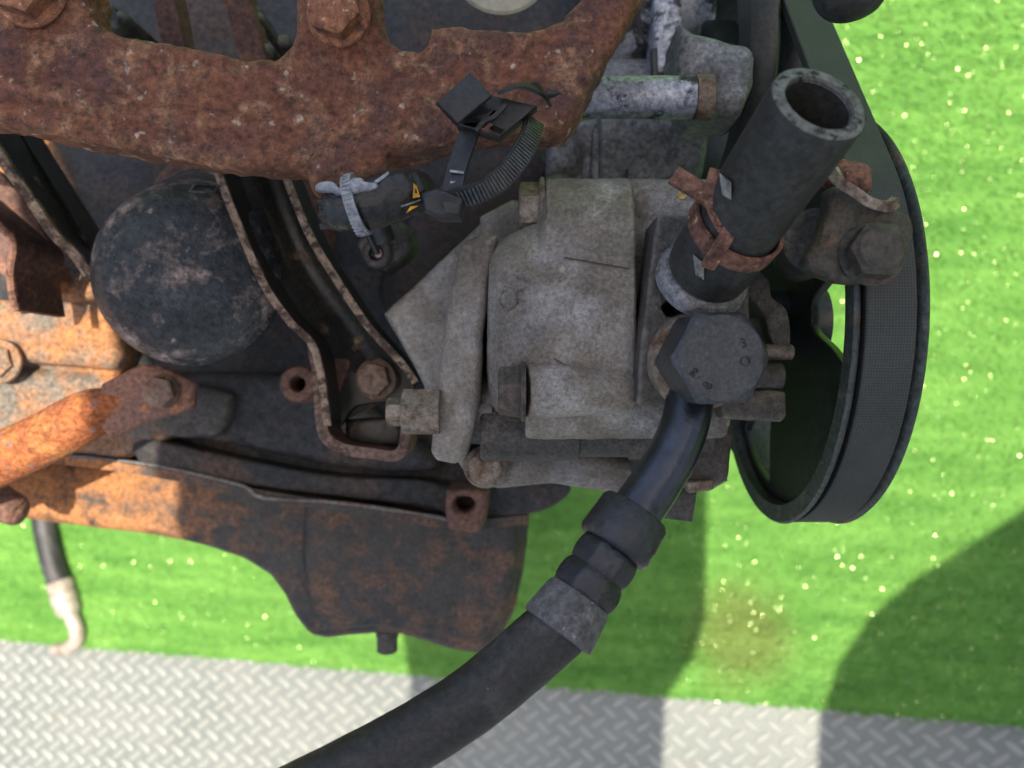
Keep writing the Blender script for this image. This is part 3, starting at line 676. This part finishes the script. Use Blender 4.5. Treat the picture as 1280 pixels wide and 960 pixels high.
# ------------------------------------------------------------------ return hose on its spigot
h0, h1_ = P(885, 336, .2105), P(1024, 129, .163)
ha = (h1_-h0).normalized(); hl = (h1_-h0).length
rh = thing('return_hose', h0, 'short black rubber hose with open cut end pointing at the viewer', 'hose')
ro = .0104
def bulge(t): return ro*(1+.07*math.exp(-((t-.12)/.13)**2)-.02*math.exp(-((t-.34)/.05)**2))
prof = [(hl*t, bulge(t)) for t in [k/24*.985 for k in range(25)]]
prof = [(0, .0075)]+prof+[(hl, ro*.985)]
b = MB().lathe(h0, ha, prof, 64); b.f = [f for f in b.f if len(f) == 4]
b.build('outer_wall', 'soft_rubber', rh, ang=60)
MB().lathe(h0, ha, [(hl-.0002, ro*.985), (hl+.0003, ro*.95), (hl+.0003, .0076), (hl-.001, .0072), (hl-.0012, ro*.9)], 64, closed=True).build('cut_end', 'cut_rubber', rh, ang=60)
b = MB().lathe(h0, ha, [(hl-.0005, .0073), (.004, .0073), (.003, .0001)], 48); b.f = [f for f in b.f if len(f) == 4]
b.build('bore', 'soft_rubber', rh, ang=60)
MB().lathe(h0-ha*.006, ha, [(.0005, .0126), (.0030, .0124), (.0042, .0120), (.0050, .0112), (.0054, .0092)], 56).build('spigot', 'alternator_cast', rh)
def hose_patch(x0, y0, x1, y1, name):
    pts = []
    for (x, y) in ((x0, y0), (x1, y0+(y1-y0)*.35), (x1, y1), (x0+(x1-x0)*.25, y0+(y1-y0)*.8)):
        dv = P(x, y, 1).normalized()
        for k in range(1500):
            q = dv*(.14+k*.0001); w = q-h0; hh = w.dot(ha)
            if (w-ha*hh).length <= bulge(max(0, min(1, hh/hl)))+.0010: break
        pts.append(q)
    MB().add(pts, [(0, 1, 2, 3)]).build(name, 'white_mark', rh, smooth=False)
hose_patch(899, 216, 914, 250, 'paint_mark')
hose_patch(866, 318, 880, 350, 'paint_mark')

cl = thing('hose_clamp', h0+ha*hl*.34, 'rusty spring clamp with crossed ears round the short hose', 'hose clamp')
cc = h0+ha*hl*.30
MB().lathe(cc, ha+Vector((.10, .02, 0)), [(-.0023, .0109), (-.0023, .0119), (.0023, .0119), (.0023, .0109)], 64, closed=True).build('band', 'rust_clamp', cl)
def ear(pts, w, th, side, name='ear'):
    MB().strap([P(*q) for q in crom(pts, 5)], w, th, side).build(name, 'rust_clamp', cl, ang=30)
ear([(842, 219, .190), (862, 231, .189), (884, 245, .188), (900, 262, .1865), (908, 280, .186)], .0022, .0007, (.3, .95, -.2))
ear([(899, 212, .1845), (892, 238, .186), (896, 262, .1865), (908, 284, .186), (917, 293, .186)], .0021, .0007, (.95, .25, .3))
ear([(913, 286, .1855), (902, 306, .187), (893, 320, .189), (884, 334, .191)], .0017, .0007, (.8, .5, .3))

# ------------------------------------------------------------------ pressure hose with banjo bolt
ph = thing('pressure_hose', P(600, 850, .19), 'black pressure hose with crimped sleeve and bent pipe on a banjo bolt', 'hose')
bo = P(883, 450, .2065)
baxis = Vector((.13, .02, 1)).normalized()
MB().lathe(bo-baxis*.016, baxis, [(0, .0128), (.004, .0132), (.0105, .0132), (.012, .0126), (.0125, .011)], 56).build('banjo_eye', 'bolt_steel', ph)
hb = MB().hex(bo-baxis*.0035, baxis, .0129, .0142, 0, 0, up=X_, rot=R(2), ch=.75).build('banjo_bolt', 'banjo_bolt', ph)
# marks stamped on the face of the bolt head
for chx, x, y, rz in (('O', 932, 452, 0), ('3', 930, 429, 20), ('8', 867, 466, -40), ('8', 885, 482, 60)):
    a = R(rz); dv = P(x, y, 1); tp = bo+baxis*.0107; dv = dv*(tp.dot(baxis)/dv.dot(baxis)); letters(chx, dv, (math.cos(a), math.sin(a), 0), (-math.sin(a), math.cos(a), 0), .0036, .0003, 'stamped_mark', 'stamp_dark', hb)
pp = crom([(868, 455, .214, .0062), (862, 500, .210, .0062), (856, 530, .207, .0062), (842, 565, .204, .0062), (822, 600, .2015, .0063), (800, 632, .199, .0064), (778, 660, .197, .0064)], 6)
MB().tube([(P(x, y, d), q) for x, y, d, q in pp], 40).build('bent_pipe', 'oily_pipe', ph, ang=60)
s0, s1 = P(796, 638, .1985), P(702, 780, .191)
sa = (s1-s0).normalized(); sl = (s1-s0).length
def sl_(t): return t*sl
prof = [(0, .0068), (.0002, .0086), (.0012, .0092), (.0100, .0095), (.0112, .0090), (.0118, .0078)]
MB().lathe(s0, sa, prof, 56).build('collar', 'ferrule', ph, ang=45)
def crimp(a0, a1, r0, r1, mat, name, n=7):
    rs = []; u = sa.orthogonal().normalized(); w = sa.cross(u); N = 72
    for k in range(9):
        q = k/8; h = a0+(a1-a0)*q; rr = r0+(r1-r0)*math.sin(math.pi*q)**.6; ring = []
        for i in range(N):
            t = 2*math.pi*i/N; m = (t % (2*math.pi/n))-math.pi/n
            fac = .9*math.cos(math.pi/n)/math.cos(m)+.1 if abs(m) < math.pi/n*.86 else .985
            ring.append(s0+sa*h+(u*math.cos(t)+w*math.sin(t))*rr*fac)
        rs.append(ring)
    return MB().rings(rs).build(name, mat, ph, ang=50)
crimp(.0112, .0186, .0073, .0083, 'ferrule', 'crimp')
crimp(.0182, .0258, .0074, .0086, 'ferrule', 'crimp')
MB().lathe(s0, sa, [(.0250, .0078), (.0262, .0084), (.030, .0089), (.0340, .0094), (.0350, .0092), (.0352, .0080)], 56).build('sleeve', 'ferrule_dry', ph, ang=45)
hp = crom([(716, 768, .1915, .0074), (690, 791, .1905, .0078), (634, 840, .188, .0077), (583, 880, .186, .0076), (520, 920, .183, .0076), (450, 958, .181, .0076), (360, 1003, .179, .0076), (240, 1058, .178, .0076), (60, 1130, .178, .0076), (-200, 1220, .18, .0076), (-500, 1300, .185, .0076)], 7)
MB().tube([(P(x, y, d), q*(1+.004*math.sin(i*1.3))) for i, (x, y, d, q) in enumerate(hp)], 48).build('rubber_hose', 'rubber_hose', ph, ang=60)
q = P(450, 956, .166)

# ------------------------------------------------------------------ pulley and belt (their axis runs along x)
PC = Vector((0, .020, -.262))
pl = thing('pulley', PC+X_*.09, 'black pressed steel pulley with flanged rim on the right of the pump', 'pulley')
prof = [(.0842, .0588), (.0842, .0640), (.0850, .0646), (.0858, .0640), (.0866, .0612), (.1006, .0612), (.1014, .0640), (.1022, .0646), (.1030, .0640), (.1030, .0592), (.1022, .0582), (.0850, .0582)]
MB().lathe(PC, X_, prof, 128, closed=True).build('rim', 'pulley_rim', pl)
# pressed web with three openings
ho = []
for k in range(3):
    a0 = k*2*math.pi/3
    ho.append(crom([(q*math.cos(a0+w), q*math.sin(a0+w)) for q, w in ((.028, -.16), (.0265, .0), (.028, .16), (.041, .24), (.053, .30), (.0555, .25), (.0562, 0), (.0555, -.25), (.053, -.30), (.041, -.24))], 4, True))
circ = [(.0585*math.cos(2*math.pi*k/96), .0585*math.sin(2*math.pi*k/96)) for k in range(96)]
b = MB().prism(circ, 0, .003, .0008, holes=ho, raw=True)
# plane of the web: first axis towards the viewer, second up
b.warp(lambda v: PC+Vector((.0890+v.z, v.y, v.x)))
b.build('web', 'pulley_steel', pl)
MB().lathe(PC, X_, [(.070, .010), (.0875, .0105), (.088, .017), (.092, .0175), (.094, .012), (.100, .012), (.1005, .006)], 48).build('hub', 'pulley_steel', pl)
# belt: round the pulley, up to the pulley at the top and back to the crankshaft
RB = .0628
th1 = math.atan2(.59, .81)              # wrap start, angle measured from the viewer side towards up
pts = []
def circ_pt(a): return (PC.y+RB*math.sin(a), PC.z+RB*math.cos(a))
t1 = circ_pt(th1); dY, dZ = .81, -.59
t0 = (t1[0]+dY*.155, t1[1]+dZ*.155)
for k in range(12): pts.append((t0[0]+(t1[0]-t0[0])*k/12, t0[1]+(t1[1]-t0[1])*k/12))
a1 = -R(112)
for k in range(61): pts.append(circ_pt(th1+(a1-th1)*k/60))
e = pts[-1]; dd = Vector((pts[-1][0]-pts[-2][0], pts[-1][1]-pts[-2][1])).normalized()
for k in range(1, 8): pts.append((e[0]+dd.x*.02*k, e[1]+dd.y*.02*k))
vs, fs, uv = [], [], []
acc = 0
for i, (y, z) in enumerate(pts):
    if i: acc += math.hypot(y-pts[i-1][0], z-pts[i-1][1])
    j0, j1 = pts[max(0, i-1)], pts[min(len(pts)-1, i+1)]
    tx, ty = j1[0]-j0[0], j1[1]-j0[1]; l = math.hypot(tx, ty); nx_, ny_ = (-ty/l, tx/l)
    if i == 0: sg = 1 if ny_*1 > 0 else -1
    for (xx, off) in ((.0872, .0009), (.0876, .0013), (.0996, .0013), (.1000, .0009), (.1000, -.0018), (.0872, -.0018)):
        vs.append(Vector((xx, y+nx_*off*sg, z+ny_*off*sg))); uv.append((acc, xx))
n = len(pts)
for i in range(n-1):
    for k in range(6):
        j = (k+1) % 6; fs.append((i*6+k, i*6+j, (i+1)*6+j, (i+1)*6+k))
fs += [tuple(range(5, -1, -1)), tuple((n-1)*6+k for k in range(6))]
t = NT('belt_fabric')
sep = t.n('ShaderNodeSeparateXYZ'); t.l(t.co.outputs['UV'], sep.inputs[0])
su = t.math('SINE', t.math('MULTIPLY', t.math('ADD', sep.outputs[0], sep.outputs[1]), 4200.0)); sv = t.math('SINE', t.math('MULTIPLY', t.math('SUBTRACT', sep.outputs[0], sep.outputs[1]), 4200.0))
wv = t.math('MULTIPLY', t.math('ADD', t.math('MULTIPLY', su, sv), 1.0), .5)
c = t.mix(wv, lin(.018, .022, .020), lin(.062, .070, .064)); c = t.mix(t.math('MULTIPLY', t.step(t.noise(45, 5), .58, .12), .35), c, lin(.09, .095, .085))
t.bump(wv, .5, .0003); M['belt'] = t.out(c, .55, 0, .4)
mb = MB(); mb.add(vs, fs); bo_ = mb.build('drive_belt', 'belt', None, ang=40)
ul = bo_.data.uv_layers.new(name='UVMap')
key = {}
for p in bo_.data.polygons:
    for li in p.loop_indices: ul.data[li].uv = uv[bo_.data.loops[li].vertex_index]
tag(bo_, 'flat black drive belt with woven back running over the pulley', 'belt')
up = thing('pulley', Vector((.09, .165, -.325)), 'dark pulley at the top edge behind the belt and hose', 'pulley')
uc = Vector((0, t0[0]-.59*-.0, t0[1]))
c2 = Vector((0, .119, -.3135))
MB().lathe(c2, X_, [(.0772, .040), (.0772, .054), (.0815, .0565), (.0850, .0570), (.0860, .0562), (.0864, .0445), (.1008, .0445), (.1012, .0480), (.1024, .0480), (.1024, .040), (.080, .040)], 96, closed=True).build('dish', 'pulley_steel', up)
MB().lathe(c2, X_, [(.074, .0), (.074, .021), (.084, .021), (.0845, .0)], 40).build('hub', 'pulley_steel', up)

# ------------------------------------------------------------------ rusty bracket and bolt over the pulley
tb = thing('adjuster_bracket', P(1080, 320, .19), 'rusty dark bracket plate with large bolt in front of the pulley', 'bracket')
b = MB()
b.prism([(1040, 232), (1068, 236), (1092, 252), (1118, 258), (1138, 268), (1145, 290), (1136, 320), (1112, 342), (1080, 353), (1050, 351), (1008, 332), (1022, 300), (1034, 268)], .189, .007, .0018, smooth=3)
b.build('plate', 'olive_steel', tb, vox=.0006, disp=[(.006, .0007)])
b = MB().prism([(1045, 200), (1086, 204), (1092, 214), (1090, 240), (1064, 240), (1042, 222)], .193, .010, .0015, tilt=(-12, 10))
b.build('tab', 'rust_clamp', tb, vox=.0006, disp=[(.005, .0006)])
b = MB().strap([P(*q) for q in crom([(1040, 212, .187), (1050, 228, .186), (1068, 240, .186), (1085, 252, .1865), (1108, 258, .187), (1120, 252, .188)], 5)], .0012, .0010, (.2, .9, .3))
b.build('bent_edge', 'banjo_side', tb)
MB().hex(P(1089, 318, .1885), (-.08, .05, 1), .0067, .0055, .0076, .0008, rot=R(10), dish=-.0006).build('bolt', 'olive_steel', tb)
b = MB().tube([(P(1020, 300, .2), .008), (P(1000, 318, .235), .008)], 24)
b.build('spacer', 'dark_cast', tb)

# ------------------------------------------------------------------ alternator at the top
al = thing('alternator', P(800, 120, .33), 'silver grey alternator housing behind the top of the pump', 'alternator')
b = MB()
b.lathe(P(735, 20, .345), X_, [(0, .034), (.002, .036), (.046, .036), (.047, .034)], 64)
b.build('stator_housing', 'silver_cast', al, vox=.0012, sm=2, disp=[(.008, .0006)])
b = MB()
b.lathe(P(690, 122, .248), X_, [(0, .0056), (.0065, .0056), (.0075, .0062), (.0435, .0065), (.044, .006)], 36)
b.build('pivot_lug', 'silver_cast', al, ang=45)
MB().lathe(P(868, 122, .248), X_, [(0, .0066), (.005, .0068), (.0058, .0056)], 32).build('pivot_bush', 'bolt_steel', al)
b = MB()
b.prism([(688, 175), (720, 148), (800, 130), (880, 138), (875, 190), (868, 236), (720, 232), (686, 220)], .315, .05, .006)
b.lathe(P(742, 170, .335), X_, [(0, .030), (.038, .030), (.042, .024)], 48)
b.build('end_housing', 'alternator_cast', al, vox=.001, sm=3, disp=[(.01, .001)])
b = MB().ribbon([(792, 145, .3125), (788, 180, .3125), (782, 236, .3125)], .01, .0008)
b.build('housing_seam', 'black_plastic', al)
for q in ([(742, 160), (752, 158), (748, 232), (738, 232)], [(845, 148), (853, 148), (850, 232), (842, 232)]):
    MB().prism(q, .3115, .006, .001).build('rib', 'alternator_cast', al)
b = MB().prism([(686, 150), (722, 150), (724, 212), (684, 218)], .308, .02, .003)
b.build('housing_foot', 'alternator_cast', al, vox=.001, disp=[(.008, .0006)])
b = MB()
b.prism([(850, 20), (868, 34), (940, 52), (948, 62), (946, 100), (930, 140), (870, 140), (848, 100)], .250, .03, .005)
b.build('drive_end', 'alternator_cast', al, vox=.001, sm=3, disp=[(.01, .0012)])
b = MB().prism([(818, -30), (850, -30), (856, 20), (852, 80), (816, 96)], .303, .02, .002)
b.build('rib', 'silver_cast', al, vox=.0009, disp=[(.006, .0005)])
b = MB().prism([(814, 60), (822, 58), (824, 120), (816, 122)], .302, .004, .0008)
b.build('bolt_groove', 'black_plastic', al)
b = MB().prism([(820, 234), (838, 234), (838, 246), (820, 246)], .30, .006, .001)  # green patch added in place of turf seen through the gap
tag(b.build('turf_gap_patch', 'turf_gap_green'), 'small green patch standing for turf seen between pump and alternator', 'turf patch')

# black rounded part poking in at the top right
b = MB().tube([(P(x, y, d), q) for x, y, d, q in crom([(1060, -120, .19, .008), (1062, -40, .19, .0088), (1064, -6, .19, .0085), (1066, 14, .19, .006), (1067, 22, .19, .0025)], 5)], 32)
tag(b.build('rubber_cap', 'soft_rubber'), 'blurred black rubber cap poking in at the top right', 'rubber cap')

# ------------------------------------------------------------------ cable tie mount with strap
ct = thing('cable_tie', P(600, 180, .2), 'black releasable cable tie looped from a clip on the rusty plate', 'cable tie')
b = MB().prism([(545, 131), (587, 87), (615, 116), (571, 157)], .1925, .0022, .0005, tilt=(-6, 12))
b.build('clip_tab', 'black_plastic', ct)
b = MB().prism([(571, 156), (612, 118), (672, 132), (625, 172)], .1985, .005, .0006, holes=[[(590, 141), (598, 134), (612, 139), (604, 148)], [(616, 152), (626, 145), (640, 150), (630, 159)]])
b.build('clip_body', 'black_plastic', ct)
MB().strap([P(*q) for q in crom([(595, 164, .1975), (605, 152, .1972), (618, 146, .1972), (632, 131, .1975)], 4)], .0006, .0005, Z_).build('clip_rib', 'black_plastic', ct)
b = MB().strap([P(*q) for q in crom([(628, 113, .198), (650, 107, .196), (672, 113, .198), (682, 120, .203)], 5)], .0030, .0004, (-.1, -.45, .85))
b.build('clip_spring', 'black_plastic', ct)
MB().lathe(P(684, 118, .204), (1, .1, 0), [(0, .0012), (.002, .0008), (.0035, .0001)], 12).build('clip_tip', 'black_plastic', ct)
s_l = [P(*q) for q in crom([(592, 150, .202), (582, 180, .202), (572, 210, .200), (566, 238, .1985), (566, 258, .199)], 6)]
MB().strap(s_l, .0026, .0005, (.9, -.1, .3)).build('strap', 'black_plastic', ct, ang=30)
for k in (0, 1):
    MB().box(P(571, 215+14*k, .1985), (.0017, -.0003, .0003), (0, .0003, 0), (0, 0, .0003)).build('strap_notch', 'grey_plastic', ct)
rp = crom([(668, 150, .203, 0), (662, 172, .1995, 0), (648, 198, .196, 0), (628, 222, .194, 0), (600, 240, .194, 0), (566, 249, .1965, 0)], 8)
rpv = [P(*q[:3]) for q in rp]
sdv = Vector((.80, -.50, -.35))
st = MB().strap(rpv, .0027, .0005, sdv).build('ribbed_strap', 'black_plastic', ct, ang=30)
for k in range(2, len(rpv)-3):
    for h in (0,):
        p = rpv[k].lerp(rpv[k+1], h); tt = (rpv[k+1]-rpv[k]).normalized(); bb = (sdv-tt*sdv.dot(tt)).normalized(); nn = tt.cross(bb)
        if nn.z < 0: nn = -nn
        MB().box(p+nn*.0006, bb*.0021, tt*.00030, nn*.00045).build('tooth', 'strap_rib', st, smooth=False)
b = MB().prism([(526, 240), (546, 234), (582, 244), (576, 273), (550, 272), (530, 264)], .1945, .0065, .0012)
b.build('lock_head', 'black_plastic', ct)
b = MB().prism([(553, 252), (576, 254), (573, 268), (556, 266)], .1938, .001, .0002)
b.build('lock_slot', 'soft_rubber', ct)

# ------------------------------------------------------------------ taped wiring end
wr = thing('wiring_end', P(470, 255, .21), 'cut wiring loom wrapped in black tape with yellow print', 'wiring')
wp_ = crom([(408, 266, .205, .0042), (425, 262, .204, .0058), (448, 256, .203, .0062), (470, 252, .203, .0064), (495, 244, .204, .0063), (515, 240, .206, .0060), (524, 240, .210, .0045)], 5)
b = MB().tube([(P(x, y, d), q*(1+.03*math.sin(i*2.1))) for i, (x, y, d, q) in enumerate(wp_)], 28)
b.build('tape_wrap', 'tape', wr, vox=.0005, sm=1, disp=[(.004, .0011)])
for k in range(13):
    a = rnd.uniform(0, 6.28); q = rnd.uniform(0, 4.2e-3)
    p0 = P(424, 262, .204)+Vector((0, q*math.cos(a), q*math.sin(a))); p1 = p0+Vector((-.0035-rnd.uniform(0, .0012), rnd.gauss(-.001, .0006), rnd.uniform(.0, .0016)))
    MB().tube([(p0, .0009), (p0.lerp(p1, .6), .0009), (p1, .0007)], 8).build('cut_wire', 'black_plastic', wr)
def tape_patch(pix, dd, name, mat):
    pts = []
    for (x, y) in pix:
        best = None; dv = P(x, y, 1).normalized()
        for k in range(700):
            q = dv*(.19+k*.00005)
            i = min(range(len(wp_)), key=lambda i: abs(wp_[i][0]-x)); cpt = P(*wp_[i][:3])
            e = q-cpt; tdir = (P(*wp_[min(i+1, len(wp_)-1)][:3])-P(*wp_[max(i-1, 0)][:3])).normalized()
            if (e-tdir*e.dot(tdir)).length <= wp_[i][3]+dd: break
        pts.append(q)
    MB().add(pts, [tuple(range(len(pts)))]).build(name, mat, wr, smooth=False)
tape_patch([(517, 229), (521, 232), (525, 246), (516, 248)], .0007, 'yellow_mark', 'yellow_print')
tape_patch([(507, 267), (513, 258), (524, 257), (515, 262)], .0007, 'yellow_mark', 'yellow_print')
tape_patch([(520, 235), (522, 242), (518, 241)], .0009, 'black_triangle', 'tape')
tape_patch([(501, 257), (526, 249), (526, 251), (502, 259)], .0009, 'pale_line', 'white_mark')

gt = thing('cable_tie', P(440, 255, .2), 'grey cable tie cinched round the cut wiring end', 'cable tie')
gc = P(446, 257, .203); ga = (P(470, 252, .203)-P(425, 262, .204)).normalized()
MB().lathe(gc, ga+Vector((.1, .1, 0)), [(-.0013, .0068), (-.0013, .0078), (.0013, .0078), (.0013, .0068)], 56, closed=True).build('band', 'grey_plastic', gt)
u = ga.orthogonal().normalized(); w = ga.cross(u)
for k in range(40):
    a = 2*math.pi*k/40; nn = u*math.cos(a)+w*math.sin(a); tt = ga.cross(nn)
    if nn.z < .1 : continue
    MB().box(gc+nn*.0079, ga*.0010, tt*.00022, nn*.0002).build('tooth', 'grey_plastic', gt, smooth=False)
b = MB().prism([(393, 236), (398, 227), (415, 226), (424, 234), (436, 225), (442, 221), (452, 222), (455, 226), (470, 228), (469, 236), (450, 240), (438, 242), (420, 242), (412, 238)], .196, .004, .0008, smooth=3)
b.build('lock_head', 'grey_plastic', gt)
MB().strap([P(*q) for q in crom([(468, 232, .198), (474, 228, .199), (484, 221, .2), (488, 220, .2)], 4)], .0014, .0004, (.2, .3, .9)).build('tail', 'grey_plastic', gt)

# sensor behind the loom
se = thing('knock_sensor', P(490, 310, .27), 'dark round sensor under the taped wiring with a stub connector', 'sensor')
b = MB().prism([(445, 300), (462, 285), (500, 275), (516, 290), (512, 312), (490, 330), (478, 336), (455, 325), (446, 312)], .268, .02, .004, smooth=3)
b.build('body', 'dark_cast', se, vox=.0008, disp=[(.006, .0005)])
MB().lathe(P(472, 317, .268), (-.1, -.1, 1), [(-.004, .0050), (.001, .0050), (.0018, .0042), (.0018, .0026), (-.002, .0024)], 28).build('boss', 'dark_cast', se)
MB().tube([(P(455, 280, .262), .0010), (P(472, 318, .264), .0010)], 10).build('wire', 'black_plastic', se)
MB().tube([(P(470, 270, .255), .0034), (P(482, 302, .258), .0034)], 20).build('connector', 'black_plastic', se)
MB().lathe(P(473, 317, .2655), Z_, [(0, .0014), (.0006, .0012), (.0008, .0002)], 16).build('contact', 'copper', se)

# ------------------------------------------------------------------ loose hose on the floor, lower left
lh = thing('loose_hose', W(P(90, 740, .8)) if False else P(95, 740, .93), 'dull rubber hose with crimped metal end lying on the turf, lower left', 'hose')
def FE(x, y, lift):        # a floor pixel lifted off the floor, back in the engine frame
    p = on_floor(x, y); p.z += lift; return RW.inverted() @ p
hp2 = crom([(40, 520, .016), (62, 610, .016), (72, 665, .016), (80, 700, .016), (88, 722, .016)], 6)
MB().tube([(FE(x, y, l), .0135) for x, y, l in hp2], 28).build('hose_body', 'rubber_hose', lh)
a, b_ = FE(88, 722, .016), FE(101, 764, .016); dv = (b_-a)
MB().lathe(a, dv, [(0, .0135), (.003, .0150), (.010, .0150), (.012, .0135), (.014, .0135), (.016, .0152), (.024, .0152), (.027, .0135), (.030, .0138), (.036, .014), (dv.length, .010)], 36).build('ferrule', 'fitting', lh)
MB().tube([(FE(x, y, l), q) for x, y, l, q in crom([(101, 762, .016, .0085), (107, 778, .015, .0085), (108, 792, .014, .0083), (100, 803, .012, .0080), (86, 808, .010, .0072), (74, 808, .009, .0058)], 6)], 24).build('bent_tip', 'fitting', lh)

# a crumb of dry leaf caught behind the clamp
b = MB().prism([(846, 244), (850, 238), (853, 243), (860, 241), (857, 248), (850, 250)], .226, .0008, .0002)
tag(b.build('leaf_crumb', 'leaf'), 'tiny yellow crumb of dry leaf on the pump beside the clamp', 'leaf')
